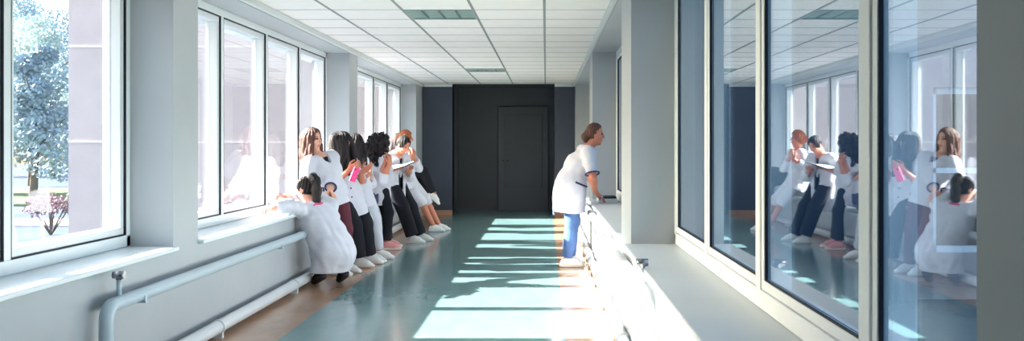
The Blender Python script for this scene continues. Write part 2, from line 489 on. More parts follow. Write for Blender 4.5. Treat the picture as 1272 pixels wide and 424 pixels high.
# ------------------------------------------------------------------ outside
def leaf_blob(bm, c, r, n, size, flat=0.8):
    for _ in range(n):
        v = rng.normal(size=3); v /= np.linalg.norm(v)
        p = Vector(c) + Vector((v[0] * r, v[1] * r, v[2] * r * flat)) * (rng.random() ** 0.45)
        a = Vector(rng.normal(size=3)).normalized(); b = a.orthogonal().normalized()
        s = size * (0.6 + 0.8 * rng.random())
        q = [p + a * s, p + b * s * .5, p - a * s * .6, p - b * s * .5]
        bm.faces.new([bm.verts.new(x) for x in q])

def tree(label, x, y, z, h, cr, m, seed):
    t = thing('tree', label, 'tree', (x, y, z), 'trees across the road')
    tb = MB()
    tb.tube([(x, y, z), (x + .1, y, z + h * .3), (x - .05, y, z + h * .62)], [0.22, 0.17, 0.08], 9)
    for k in range(5):
        a = k * 1.26 + seed; z0 = z + h * (.3 + .06 * k)
        tb.tube([(x + .05, y, z0), (x + math.cos(a) * cr * .6, y + math.sin(a) * cr * .6, z0 + h * .2)], [0.08, 0.03], 6)
    tb.build('trunk', M['bark'], t)
    fb = MB()
    for k in range(9):
        a = k * 2.4 + seed
        rr = cr * (0.35 + 0.35 * rng.random())
        leaf_blob(fb.bm, (x + math.cos(a) * cr * .6 * rng.random(), y + math.sin(a) * cr * .6 * rng.random(), z + h * (.28 + .62 * k / 8)), rr * (1.2 - .06 * k), 950, 0.15)
    fb.build('foliage', m, t)
M['bark'] = mat('tree_bark', (90, 80, 74), 0.9, 0.2, vary=0.3, vscale=8)
M['leaf_a'] = mat('blue_green_leaves', (146, 164, 172), 0.7, 0.3, vary=0.35, vscale=1.2)
M['leaf_b'] = mat('pale_green_leaves', (170, 184, 180), 0.7, 0.3, vary=0.35, vscale=1.2)
M['lawn'] = mat('lawn_grass', (92, 108, 80), 0.95, 0.1, vary=0.25, vscale=0.6)
M['asphalt'] = mat('asphalt', (64, 76, 94), 0.9, 0.2, vary=0.15, vscale=0.8)
M['facade'] = mat('lilac_facade_render', (182, 170, 168), 0.9, 0.15, vary=0.05, vscale=2.5, bump=0.3, bscale=30)
M['facade_line'] = mat('facade_joint', (202, 194, 192), 0.9, 0.1)
M['backdrop'] = mat('dark_blue_backdrop', (38, 62, 84), 0.5, 0.4, vary=0.2, vscale=0.8)
M['shrub'] = mat('reddish_shrub_leaves', (132, 108, 116), 0.8, 0.2, vary=0.4, vscale=3)

ZG = -1.6
g = MB().box(-120, 60, -40, 140, ZG - .3, ZG)
tag(g.build('ground', M['asphalt']), 'asphalt yard and road outside', 'ground', kind='structure')
g = MB().box(-60, -14, 44, 60, ZG, ZG + .15)
tag(g.build('lawn', M['lawn'], bevel=.05), 'green lawn strip across the road outside the left window', 'lawn', kind='structure')
g = MB().box(-60, -14, 33, 35.5, ZG, ZG + .10)
tag(g.build('kerb_path', M['facade_line'], bevel=.03), 'pale path beside the road outside', 'path', kind='structure')

tr = [(-27.6, 50, 8.5, 2.9, 'a'), (-35.5, 64, 12, 4.2, 'b'), (-42.5, 80, 16, 5.5, 'a'), (-33.5, 52, 7.5, 2.8, 'b'), (-28.5, 60, 9, 3.0, 'b'), (-56, 84, 15, 5, 'a')]
TL = ['blue green tree in front, seen in the middle of the nearest left window', 'tall pale green tree standing behind the blue green one', 'biggest blue green tree, farthest behind across the road', 'small pale tree left of the blue green one, by the window post', 'pale tree half hidden by the lilac building', 'far blue green tree left of the biggest one']
for k, (x, y, h, cr, a) in enumerate(tr):
    tree(TL[k], x, y, ZG + .1, h, cr, M['leaf_' + a], k * 1.7)
sh = thing('shrub', 'reddish bare shrub near the foot of the nearest left window', 'shrub', (-16.0, 30, ZG))
st = MB()
for k in range(9):
    st.tube([(-16.0, 30, ZG), (-16 + rng.normal() * .5, 30 + rng.normal() * .3, ZG + .9 + .4 * rng.random())], [.03, .012], 5)
st.build('stem', M['bark'], sh)
fb = MB()
for k in range(6):
    leaf_blob(fb.bm, (-16 + rng.normal() * .45, 30 + rng.normal() * .4, ZG + .9 + .25 * rng.random()), .42, 160, .07)
fb.build('foliage', M['shrub'], sh)

# the building the corridor leads to: facade left and right of it
m = MB()
m.box(-9.0, -2.78, 17.5, 26, ZG, 9)
fb_ = tag(m.build('facade_left', M['facade']), 'lilac rendered building wing outside the left windows', 'building', kind='structure')
q = MB()
for z in (-0.45, 1.35, 3.15, 4.95):
    q.box(-9.01, -2.78, 17.485, 17.5, z, z + .035)
    q.box(-9.012, -9.0, 17.5, 26, z, z + .035)
q.build('joint_line', M['facade_line'], fb_)
m = MB()
m.box(0.98, 7.3, 17.5, 26, ZG, 9); m.box(7.3, 14, 17.8, 26, ZG, 9); m.box(7.3, 14, 17.5, 17.8, ZG, -.72); m.box(7.3, 14, 17.5, 17.8, 2.4, 9)
fr_ = tag(m.build('facade_right', M['facade']), 'lilac building wing outside the right windows', 'building', kind='structure')
q = MB()
q.box(7.3, 14, 17.6, 17.68, 2.28, 2.4); q.box(7.3, 14, 17.6, 17.68, -.72, -.6); q.box(7.3, 14, 17.6, 17.68, .78, .88)
for x in (7.3, 9.4, 11.6):
    q.box(x, x + .1, 17.6, 17.68, -.72, 2.4)
q.build('window_frame', M['pvc'], fr_)
q = MB().box(7.3, 14, 17.64, 17.65, -.7, 2.38)
q.build('dark_pane', M['screen'], fr_)
m = MB().box(1.15, 4.55, 12.4, 17.4, ZG, 9)  # added block, keeps the view through the right panes dark behind their reflections
m.box(2.6, 4.55, -12, 12.4, ZG, 7) if False else None
tag(m.build('dark_backdrop_block', M['backdrop'], bevel=.02), 'dark blue block added outside the right windows to darken the glass', 'building', kind='structure')

# ------------------------------------------------------------------ light
SUN_D = Vector((1.0, 0.0, -0.49)).normalized()
sl = bpy.data.lights.new('sun', 'SUN'); so = bpy.data.objects.new('sun', sl); COL.objects.link(so)
sl.energy = SUN_E = 62.0
sl.angle = math.radians(0.55); sl.color = (1.0, 0.965, 0.91)
so.rotation_euler = SUN_D.to_track_quat('-Z', 'Y').to_euler()
so.location = (-20, 5, 12)
w = bpy.data.worlds.new('world'); SC.world = w; w.use_nodes = True
nt = w.node_tree; bg = nt.nodes['Background']
sky = nt.nodes.new('ShaderNodeTexSky')
sky.sky_type = 'NISHITA'; sky.sun_disc = False
sky.sun_elevation = math.radians(25); sky.sun_rotation = math.radians(-90)
sky.air_density = 1.0; sky.dust_density = 2.5; sky.ozone_density = 1.0
nt.links.new(sky.outputs[0], bg.inputs['Color'])
bg.inputs['Strength'].default_value = 0.9
SC.view_settings.view_transform = 'Standard'
SC.view_settings.look = 'None'
SC.view_settings.gamma = 1.0
SC.view_settings.use_curve_mapping = False
SC.view_settings.exposure = -0.2
SC.cycles.max_bounces = 10
SC.cycles.diffuse_bounces = 6
SC.cycles.glossy_bounces = 5
SC.cycles.transparent_max_bounces = 24
SC.cycles.caustics_reflective = False
SC.cycles.caustics_refractive = False
SC.cycles.sample_clamp_indirect = 6.0
# ------------------------------------------------------------------ signed-distance sculpting (smooth continuous bodies, clothes, hair)
V3 = lambda *a: np.array(a, dtype=np.float64)
def nrm(v):
    v = np.asarray(v, dtype=np.float64); return v / (np.linalg.norm(v) + 1e-12)
UP = V3(0, 0, 1)

class Field:
    def __init__(self, lo, hi, h):
        self.h = h; self.lo = np.asarray(lo, float)
        n = np.ceil((np.asarray(hi, float) - self.lo) / h).astype(int) + 2
        self.ax = [(self.lo[i] + h * np.arange(n[i])).astype(np.float32) for i in range(3)]
        self.D = np.full(n, 0.5, dtype=np.float32)
    def _sl(self, lo, hi):
        s = []
        for i in range(3):
            a = int(max(0, math.floor((lo[i] - self.lo[i]) / self.h))); b = int(min(len(self.ax[i]), math.ceil((hi[i] - self.lo[i]) / self.h) + 1))
            if b <= a: return None
            s.append(slice(a, b))
        return tuple(s)
    def _pts(self, s):
        return self.ax[0][s[0]][:, None, None], self.ax[1][s[1]][None, :, None], self.ax[2][s[2]][None, None, :]
    def apply(self, prim, k=0.02, op='u'):
        fn, lo, hi = prim
        pad = k + 3 * self.h
        s = self._sl(np.asarray(lo) - pad, np.asarray(hi) + pad)
        if s is None: return self
        d = fn(*self._pts(s)).astype(np.float32)
        a = self.D[s]
        if op == 'u':
            if k > 0:
                hh = np.clip(0.5 + 0.5 * (a - d) / k, 0, 1)
                self.D[s] = a + (d - a) * hh - k * hh * (1 - hh)
            else:
                self.D[s] = np.minimum(a, d)
        elif op == 's':
            if k > 0:
                hh = np.clip(0.5 - 0.5 * (a + d) / k, 0, 1)
                self.D[s] = a + (-d - a) * hh + k * hh * (1 - hh)
            else:
                self.D[s] = np.maximum(a, -d)
        return self
    def u(self, prim, k=0.02): return self.apply(prim, k, 'u')
    def s(self, prim, k=0.0): return self.apply(prim, k, 's')
    def cut(self, p, n):
        """remove the side of plane the normal points to"""
        X, Y, Z = self._pts((slice(None),) * 3)
        d = (X - p[0]) * n[0] + (Y - p[1]) * n[1] + (Z - p[2]) * n[2]
        np.maximum(self.D, d.astype(np.float32), out=self.D)
    def shell(self, t):
        self.D = np.maximum(self.D, -(self.D + t))
    def ripple(self, amp, freq, seed=0):
        r = np.random.default_rng(seed)
        X, Y, Z = self._pts((slice(None),) * 3)
        acc = 0
        for i in range(5):
            d = r.normal(size=3); d[2] *= 0.45; d = d / np.linalg.norm(d) * freq * (0.6 + 0.9 * r.random())
            acc = acc + np.sin(X * d[0] + Y * d[1] + Z * d[2] + r.random() * 6.3 + 1.3 * np.sin(Z * d[0] * .5 + X * d[1] * .4))
        self.D += (amp / 2.5 * acc).astype(np.float32)
    def mesh(self):
        D = self.D
        D[0] = D[-1] = 0.5; D[:, 0] = D[:, -1] = 0.5; D[:, :, 0] = D[:, :, -1] = 0.5
        ins = D < 0
        nx, ny, nz = D.shape
        cnt = np.zeros((nx - 1, ny - 1, nz - 1), np.int8)
        for i in (0, 1):
            for j in (0, 1):
                for k in (0, 1):
                    cnt += ins[i:nx - 1 + i, j:ny - 1 + j, k:nz - 1 + k]
        act = (cnt > 0) & (cnt < 8)
        idx = np.full(act.shape, -1, np.int64)
        c = np.argwhere(act)
        idx[act] = np.arange(len(c))
        acc = np.zeros((len(c), 3)); num = np.zeros(len(c))
        corners = [(i, j, k) for i in (0, 1) for j in (0, 1) for k in (0, 1)]
        for a in corners:
            for ax in range(3):
                if a[ax] == 1: continue
                b = list(a); b[ax] = 1
                da = D[c[:, 0] + a[0], c[:, 1] + a[1], c[:, 2] + a[2]].astype(np.float64)
                db = D[c[:, 0] + b[0], c[:, 1] + b[1], c[:, 2] + b[2]].astype(np.float64)
                m = (da < 0) != (db < 0)
                t = np.where(m, da / np.where(m, da - db, 1), 0)
                p = np.tile(np.array(a, float), (len(c), 1)); p[:, ax] += t
                acc[m] += p[m]; num[m] += 1
        vs = self.lo + (c + acc / num[:, None]) * self.h
        faces = []
        for ax in range(3):
            o = [0, 1, 2]; o.remove(ax); u, v = o
            sa = [slice(None)] * 3; sb = [slice(None)] * 3
            sa[ax] = slice(0, D.shape[ax] - 1); sb[ax] = slice(1, D.shape[ax])
            A = ins[tuple(sa)]; B = ins[tuple(sb)]
            e = np.argwhere(A != B)
            e = e[(e[:, u] > 0) & (e[:, v] > 0)]
            fl = A[e[:, 0], e[:, 1], e[:, 2]]
            def g(du, dv):
                q = e.copy(); q[:, u] -= du; q[:, v] -= dv
                return idx[q[:, 0], q[:, 1], q[:, 2]]
            q = np.stack([g(1, 1), g(0, 1), g(0, 0), g(1, 0)], 1)
            if ax == 1: fl = ~fl
            q[~fl] = q[~fl][:, ::-1]
            faces.append(q)
        return vs, np.concatenate(faces)

def pr_cone(a, b, ra, rb, lat=None, w=1.0):
    a = np.asarray(a, float); b = np.asarray(b, float); ab = b - a; L2 = float(ab @ ab) + 1e-9
    R = max(ra, rb) * max(w, 1)
    def fn(X, Y, Z):
        x, y, z = X - a[0], Y - a[1], Z - a[2]
        t = np.clip((x * ab[0] + y * ab[1] + z * ab[2]) / L2, 0, 1)
        x, y, z = x - t * ab[0], y - t * ab[1], z - t * ab[2]
        r2 = x * x + y * y + z * z
        if lat is not None:
            c = x * lat[0] + y * lat[1] + z * lat[2]
            r2 = r2 - c * c * (1 - 1 / (w * w))
        return np.sqrt(np.maximum(r2, 0)) - (ra + (rb - ra) * t)
    return fn, np.minimum(a, b) - R, np.maximum(a, b) + R

def pr_ell(c, ax, r):
    c = np.asarray(c, float); ax = np.asarray(ax, float); r = np.asarray(r, float); R = r.max()
    def fn(X, Y, Z):
        x, y, z = X - c[0], Y - c[1], Z - c[2]
        q2 = 0; g2 = 0
        for i in range(3):
            u = (x * ax[i][0] + y * ax[i][1] + z * ax[i][2]) / r[i]
            q2 = q2 + u * u; g2 = g2 + (u / r[i]) ** 2
        k0 = np.sqrt(q2); k1 = np.sqrt(g2) + 1e-6
        return k0 * (k0 - 1) / k1
    return fn, c - R, c + R

def pr_box(c, ax, hs, rd=0.004):
    c = np.asarray(c, float); ax = np.asarray(ax, float); R = float(np.linalg.norm(hs)) + rd
    def fn(X, Y, Z):
        x, y, z = X - c[0], Y - c[1], Z - c[2]
        o2 = 0; mx = None
        for i in range(3):
            u = np.abs(x * ax[i][0] + y * ax[i][1] + z * ax[i][2]) - (hs[i] - rd)
            o2 = o2 + np.maximum(u, 0) ** 2
            mx = u if mx is None else np.maximum(mx, u)
        return np.sqrt(o2) + np.minimum(mx, 0) - rd
    return fn, c - R, c + R

def poly(F, pts, rs, k=0.015, lat=None, w=1.0):
    for i in range(len(pts) - 1):
        F.u(pr_cone(pts[i], pts[i + 1], rs[i], rs[i + 1], lat, w), k)

def to_obj(F, name, mats, parent, matfn=None):
    vs, qs = F.mesh()
    if len(vs) == 0: return None
    o0 = np.array(parent.get('_o', (0, 0, 0)), float)
    me = bpy.data.meshes.new(name)
    me.vertices.add(len(vs)); me.vertices.foreach_set('co', (vs - o0).astype(np.float32).ravel())
    me.loops.add(len(qs) * 4); me.loops.foreach_set('vertex_index', qs.astype(np.int32).ravel())
    me.polygons.add(len(qs)); me.polygons.foreach_set('loop_start', np.arange(0, len(qs) * 4, 4, dtype=np.int32))
    me.polygons.foreach_set('loop_total', np.full(len(qs), 4, np.int32)) if False else None
    me.update(calc_edges=True)
    if not isinstance(mats, (list, tuple)): mats = [mats]
    for m in mats: me.materials.append(m)
    if matfn is not None:
        cen = vs[qs].mean(1)
        me.polygons.foreach_set('material_index', matfn(cen).astype(np.int32))
    me.polygons.foreach_set('use_smooth', np.ones(len(qs), bool))
    me.validate()
    o = bpy.data.objects.new(name, me); COL.objects.link(o); o.parent = parent
    return o

def ik(a, b, l1, l2, hint):
    a = np.asarray(a, float); b = np.asarray(b, float)
    d = b - a; L = np.linalg.norm(d)
    if L > 0.995 * (l1 + l2):
        s = L / (0.995 * (l1 + l2)); l1 *= s; l2 *= s
    d = d / L
    x = (l1 * l1 - l2 * l2 + L * L) / (2 * L)
    h = math.sqrt(max(l1 * l1 - x * x, 0))
    hint = np.asarray(hint, float); hint = hint - d * (hint @ d)
    return a + d * x + nrm(hint) * h

def hand(F, wrist, d, n, side, curl=0.5, s=1.0, spread=0.0):
    d = nrm(d); n = np.asarray(n, float); n = nrm(n - d * (n @ d))
    t = np.cross(d, n) if side == 'R' else np.cross(n, d)
    wrist = np.asarray(wrist, float)
    F.u(pr_box(wrist + d * .045 * s, (d, t, n), (.045 * s, .038 * s, .014 * s), .013 * s), 0.012)
    for i, (o, l) in enumerate(((.029, .072), (.010, .080), (-.010, .074), (-.028, .060))):
        p = wrist + d * .084 * s + t * o * s
        dd = nrm(d + t * o * 4 * spread)
        l *= s; r = (.0088, .0088, .0085, .0078)[i] * s
        a = 0.0
        pts = [p]; 
        for seg, fr in enumerate((.45, .32, .23)):
            a += curl * (0.8 if seg == 0 else 1.0) * (1 + .08 * i)
            p = p + (dd * math.cos(a) + n * math.sin(a)) * l * fr
            pts.append(p)
        poly(F, pts, [r * 1.05, r, r * .92, r * .8], 0.003)
    p = wrist + d * .022 * s + t * .032 * s
    q1 = p + nrm(t * .62 + d * .62 + n * .35) * .036 * s
    q2 = q1 + nrm(t * (.3 - .3 * curl) + d * .85 + n * (.3 + .3 * curl)) * .030 * s
    q3 = q2 + nrm(t * (.1 - .4 * curl) + d * .9 + n * (.35 + .3 * curl)) * .024 * s
    poly(F, [p, q1, q2, q3], [.014 * s, .0115 * s, .010 * s, .0085 * s], 0.006)

class Person:
    def __init__(self, label, cat='person', **k):
        self.k = k
        g = lambda n, dflt=None: k.get(n, dflt)
        self.F = nrm(V3(*g('F'), 0)) if len(g('F')) == 2 else nrm(g('F'))
        self.L = np.cross(UP, self.F)
        self.pel = V3(*g('pelvis')); self.neck = V3(*g('neck')); self.head = V3(*g('head'))
        self.HF = nrm(g('HF')); self.HL = nrm(np.cross(UP, self.HF))
        roll = g('roll', 0.0)
        self.HU = np.cross(self.HF, self.HL)
        if roll:
            self.HU, self.HL = self.HU * math.cos(roll) + self.HL * math.sin(roll), self.HL * math.cos(roll) - self.HU * math.sin(roll)
        self.S = nrm(self.neck - self.pel)
        self.s = g('scale', 1.0)
        s = self.s
        sw = g('shoulder', 0.158) * s
        tw = g('twist', 0.0)
        self.LS = nrm(self.L * math.cos(tw) + np.cross(UP, self.L) * math.sin(tw))     # shoulder line
        self.LS = nrm(self.LS - self.S * (self.LS @ self.S) * 0.6)
        self.FS = np.cross(self.LS, UP)
        base = self.neck - self.S * .055 * s
        self.sh = {'L': base + self.LS * sw + V3(*g('shL', (0, 0, 0))), 'R': base - self.LS * sw + V3(*g('shR', (0, 0, 0)))}
        hipc = self.pel - self.S * .02
        self.hip = {'L': hipc + self.L * .088 * s, 'R': hipc - self.L * .088 * s}
        self.ank = {'L': V3(*g('ankL')), 'R': V3(*g('ankR'))}
        self.fd = {'L': nrm(g('footL', tuple(self.F))), 'R': nrm(g('footR', tuple(self.F)))}
        self.wr = {'L': V3(*g('wrL')), 'R': V3(*g('wrR'))}
        def kn(q):
            l1, l2 = .41 * s, .40 * s
            if g('straight'):
                f = min(1.0, np.linalg.norm(self.hip[q] - self.ank[q]) * g('straight') / (l1 + l2)); l1 *= f; l2 *= f
            return ik(self.hip[q], self.ank[q], l1, l2, g('knee' + q, tuple(self.F)))
        self.knee = {q: kn(q) for q in 'LR'}
        self.elb = {q: ik(self.sh[q], self.wr[q], .27 * s, .245 * s, g('elb' + q, (0, 0, -1))) for q in 'LR'}
        allp = [self.pel, self.neck, self.head] + [v for dct in (self.sh, self.ank, self.wr, self.knee, self.elb) for v in dct.values()]
        allp = np.array(allp)
        self.lo = allp.min(0) - .24; self.hi = allp.max(0) + .24
        self.lo[2] = max(self.lo[2], -0.03)
        base = ((self.ank['L'] + self.ank['R']) / 2)
        self.t = thing('person', label, cat, (float(base[0]), float(base[1]), 0.0), k.get('group'))
        self.base_z = 0.0

    def hp(self, l, f, u):      # point in head coordinates
        return self.head + (self.HL * l + self.HF * f + self.HU * u) * self.hs
    hs = 0.90

    def body(self, skin, shirt, sock=None):
        s = self.s; F = Field(self.lo, self.hi, 0.0065)
        L = self.L; S = self.S; k = self.k
        pel, neck = self.pel, self.neck
        waist = pel + S * .17 * s; chest = neck - S * .17 * s
        LS = self.LS
        bulge = np.asarray(k.get('spine', (0, 0, 0)), float)
        waist = waist + bulge; chest = chest + bulge * .6
        self.waist, self.chest = waist, chest
        F.u(pr_cone(pel, waist, .108 * s, .092 * s, L, 1.42), .03)
        F.u(pr_cone(waist, chest, .092 * s, .104 * s, LS, 1.34), .04)
        F.u(pr_cone(chest, neck - S * .05 * s, .104 * s, .06 * s, LS, 1.40), .04)
        if not k.get('male'):
            for q in (-1, 1):
                F.u(pr_ell(chest + self.FS * .085 * s + LS * q * .07 * s - S * .01, np.array([LS, self.FS, S]), (.06 * s, .05 * s, .058 * s)), .03)
        hb = self.hp(0, -.02, -.09)
        F.u(pr_cone(neck - S * .04 * s, hb, .058 * s, .050 * s), .03)
        # head
        hs = self.hs; HA = np.array([self.HL, self.HF, self.HU])
        F.u(pr_ell(self.hp(0, -.010, .025), HA, (.074 * hs, .094 * hs, .098 * hs)), .01)
        F.u(pr_ell(self.hp(0, .022, -.045), HA, (.058 * hs, .068 * hs, .080 * hs)), .025)
        F.u(pr_ell(self.hp(0, .060, -.105), HA, (.026 * hs, .024 * hs, .020 * hs)), .02)
        for q in (-1, 1):
            F.s(pr_ell(self.hp(q * .033, .102, .010), HA, (.020 * hs, .016 * hs, .013 * hs)), .012)
            F.u(pr_ell(self.hp(q * .032, .082, .010), HA, (.014 * hs, .009 * hs, .010 * hs)), .003)
            F.u(pr_ell(self.hp(q * .036, .062, -.030), HA, (.022 * hs, .022 * hs, .02 * hs)), .02)
            F.u(pr_ell(self.hp(q * .075, -.008, -.010), HA, (.010 * hs, .022 * hs, .032 * hs)), .006)
        F.u(pr_cone(self.hp(0, .088, .016), self.hp(0, .108, -.026), .009 * hs, .0145 * hs), .012)
        F.u(pr_ell(self.hp(0, .088, -.058), HA, (.023 * hs, .010 * hs, .0065 * hs)), .006)
        F.u(pr_ell(self.hp(0, .086, -.071), HA, (.020 * hs, .010 * hs, .0065 * hs)), .006)
        # arms and legs
        for q in 'LR':
            sh, el, wr = self.sh[q], self.elb[q], self.wr[q]
            F.u(pr_cone(neck - S * .05 * s, sh, .05 * s, .052 * s), .04)
            F.u(pr_cone(sh, el, .050 * s, .038 * s), .03)
            F.u(pr_cone(el, el + (wr - el) * .35, .040 * s, .038 * s), .02)
            F.u(pr_cone(el + (wr - el) * .3, wr, .038 * s, .026 * s), .015)
            hd = k.get('hand' + q, tuple(nrm(wr - el)))
            hn = k.get('palm' + q, (0, 0, -1))
            hand(F, wr, hd, hn, q, k.get('curl' + q, .5), s, k.get('spread', .6))
            hp_, kn, an = self.hip[q], self.knee[q], self.ank[q]
            F.u(pr_cone(hp_, kn, .082 * s, .053 * s), .03)
            F.u(pr_cone(kn, kn + (an - kn) * .35, .052 * s, .050 * s), .02)
            F.u(pr_cone(kn + (an - kn) * .3, an, .051 * s, .036 * s), .02)
            fd = self.fd[q]; fu = np.cross(fd, nrm(np.cross(UP, fd)))
            F.u(pr_cone(an - fu * .035 * s - fd * .03 * s, an, .032 * s, .034 * s), .02)
            F.u(pr_cone(an - fu * .02 * s, an + fd * .125 * s - fu * .055 * s, .034 * s, .022 * s), .02)
        hd, HL, HF, HU = self.head, self.HL, self.HF, self.HU
        neckp, FS = neck, self.FS
        arms = [(self.elb[q] + (self.wr[q] - self.elb[q]) * .3, self.wr[q] + (self.wr[q] - self.elb[q]) * .25) for q in 'LR']
        def mf(c):
            r = (c - hd) / hs
            l = np.abs(r @ HL); f = r @ HF; u = r @ HU
            mi = np.zeros(len(c), int)
            q = c - neckp
            dS = q @ S; dF = q @ FS; dl = np.abs(q @ LS)
            tors = (dS < -.035) & (dS > -.62) & (dl < .17) & (dF < .15)
            for a_, b_ in arms:
                ab = b_ - a_; tt = np.clip(((c - a_) @ ab) / (ab @ ab), 0, 1.35)
                tors &= np.linalg.norm(c - a_ - tt[:, None] * ab, axis=1) > .075
            mi[tors] = 1
            near = (l < .09) & (f > .05) & (np.abs(u) < .14)
            mi[near & (np.abs(u - .010) < .0075) & (np.abs(l - .033) < .015)] = 3
            mi[near & (np.abs(u - .034) < .0045) & (np.abs(l - .033) < .018)] = 4
            mi[near & (np.abs(u + .064) < .012) & (l < .022) & (f > .075)] = 2
            return mi
        browm = k.get('brow', M['hair_dark'])
        self.bodyo = to_obj(F, 'body', [skin, shirt, M['lips'], M['eye'], browm], self.t, mf)

    def coat(self, m=None, length=.34, sleeve=1.0, flare=(.155, .185), hem_shift=(0, 0, 0), vdepth=.20, slit=None, seed=0, cuff=None, off=.022, pocket=None, buttons=(), skirt=None, cut_hem=True, hemz=0.13, open_front=0.0, collar=True, name='white_coat'):
        s = self.s; F = Field(self.lo, self.hi, 0.0075)
        L, S, LS, FS = self.L, self.S, self.LS, self.FS
        pel, neck, waist, chest = self.pel, self.neck, self.waist, self.chest
        o = off
        F.u(pr_cone(pel, waist, (.108) * s + o, .094 * s + o, L, 1.40), .03)
        F.u(pr_cone(waist, chest, .094 * s + o, .106 * s + o, LS, 1.32), .04)
        F.u(pr_cone(chest, neck - S * .06 * s, .108 * s + o, .058 * s + o, LS, 1.40), .04)
        if not self.k.get('male'):
            F.u(pr_ell(chest + FS * .085 * s - S * .01, np.array([LS, FS, S]), (.135 * s, .06 * s, .075 * s)), .04)
        hem = pel - S * length * s + V3(*hem_shift)
        if skirt is None:
            F.u(pr_cone(pel, hem - nrm(pel - hem) * .05, flare[0] * s, flare[1] * s, L, 1.22), .04)
        else:
            for (a, b, ra, rb, w) in skirt:
                F.u(pr_cone(a, b, ra, rb, L, w), .05)
        cuffp = {}
        Gs = Field(self.lo, self.hi, 0.0075)
        for q in 'LR':
            sh, el, wr = self.sh[q], self.elb[q], self.wr[q]
            Gs.u(pr_cone(neck - S * .06 * s, sh, .055 * s + o * .6, .060 * s + o * .4), .04)
            if sleeve > 0.5:
                e = el + (wr - el) * ((sleeve - .5) * 2)
                Gs.u(pr_cone(sh, el, .060 * s + o * .5, .059 * s + o * .4), .03)
                Gs.u(pr_cone(el, e + nrm(e - el) * .06, .058 * s + o * .4, .042 * s + o * .4), .02)
                cuffp[q] = (e, nrm(wr - el))
            else:
                e = sh + (el - sh) * (sleeve * 2)
                Gs.u(pr_cone(sh, e + nrm(e - sh) * .05, .060 * s + o * .5, .058 * s + o * .4), .03)
                cuffp[q] = (e, nrm(el - sh))
            e, d = cuffp[q]
            ax = np.array([d, nrm(np.cross(d, V3(.3, .5, .8))), np.cross(d, nrm(np.cross(d, V3(.3, .5, .8))))])
            Gs.s(pr_box(e + d * .10, ax, (.10, .085, .085), .002))
        hh = np.clip(.5 + .5 * (F.D - Gs.D) / .035, 0, 1)
        F.D = (F.D + (Gs.D - F.D) * hh - .035 * hh * (1 - hh)).astype(np.float32)
        F.ripple(.009, 24, seed)
        F.ripple(.004, 52, seed + 1)
        F.shell(.021)
        if cut_hem:
            F.cut(hem if skirt is None else V3(0, 0, hemz), -nrm(pel - hem) if skirt is None else -UP)
        # neck opening and front V
        F.s(pr_cone(neck - S * .035 * s, neck + S * .12, .066 * s, .085 * s))
        if vdepth:
            F.s(pr_cone(neck + FS * .07 * s - S * .01, neck + FS * .135 * s - S * vdepth * .9, .055 * s, .006))
        if slit:
            a, b, r0, r1 = slit
            F.s(pr_cone(a, b, r0, r1))
        if collar:
            v0 = neck + FS * .13 * s - S * (vdepth + .02)
            for q in (-1, 1):
                c0 = neck + LS * q * .062 * s + S * .004
                c1 = neck + LS * q * .058 * s + FS * .075 * s - S * .075
                cb = neck - FS * .06 * s + S * .012
                poly(F, [cb, c0, c1, v0], [.012, .015, .021, .010], .008)
        self.coato = to_obj(F, name, m or M['coat'], self.t)
        if cuff is not None:
            for q in 'LR':
                e, d = cuffp[q]
                ref = nrm(np.cross(d, V3(.3, .5, .8))); r2 = np.cross(d, ref)
                rr = (.042 if sleeve > .5 else .060) * s + o * .4 + .003
                ring = [Vector(e + (ref * math.cos(a) + r2 * math.sin(a)) * rr) for a in np.linspace(0, 2 * math.pi, 25)]
                MB().tube(ring, .008, 8).build('cuff_trim', cuff, self.coato if False else self.t)
        for i, b in enumerate(buttons):
            p = Vector(b[0]); d = Vector(b[1]).normalized()
            MB().tube([p, p + d * .006], .008, 10).build('button', M['navy'], self.t)
        self.cuffp = cuffp; self.hem = hem

    def trousers(self, m, r=(.098, .070, .060), cut=.02, clen=.1, seed=3, top=True, legs='LR', name='trousers', off=0):
        s = self.s; F = Field(self.lo, self.hi, 0.0075)
        L, S = self.L, self.S
        if top:
            F.u(pr_cone(self.pel + S * .08, self.pel - S * .03, .100 * s, .113 * s, L, 1.40), .03)
        for q in legs:
            hp_, kn, an = self.hip[q], self.knee[q], self.ank[q]
            F.u(pr_cone(hp_, kn, r[0] * s, r[1] * s), .03)
            F.u(pr_cone(kn, an, r[1] * s, r[2] * s), .03)
        F.ripple(.006, 24, seed)
        for q in legs:
            an, kn = self.ank[q], self.knee[q]
            d = nrm(an - kn); e = an - d * cut
            ref = nrm(np.cross(d, V3(.3, .9, .2))); ax = np.array([d, ref, np.cross(d, ref)])
            F.s(pr_box(e + d * clen, ax, (clen, .10, .10), .002))
        return to_obj(F, name, m, self.t)

    def shoe(self, q, m, sole_m=None, name='shoe'):
        an, fd = self.ank[q], self.fd[q]; s = self.s
        fl = nrm(np.cross(UP, fd)); fu = np.cross(fd, fl)
        lo = an - .24; hi = an + .24
        F = Field(lo, hi, .005)
        z = -.058 * s
        F.u(pr_cone(an - fd * .035 * s + fu * (z + .02), an + fu * -.01, .037 * s, .043 * s), .02)
        F.u(pr_cone(an - fd * .02 * s + fu * (z + .02) * s, an + fd * .148 * s + fu * (z - .004) * s, .038 * s, .025 * s, fl, 1.30), .02)
        F.u(pr_cone(an + fu * -.01, an + fd * .10 * s + fu * (z + .02) * s, .040 * s, .034 * s), .02)
        F.cut(an + fu * .018, fu)
        F.cut(an + fu * (z - .012), -fu)
        F.s(pr_cone(an - fd * .005 + fu * .0, an + fu * .08, .033 * s, .040 * s))
        o = to_obj(F, name, m, self.t)
        F = Field(lo, hi, .005)
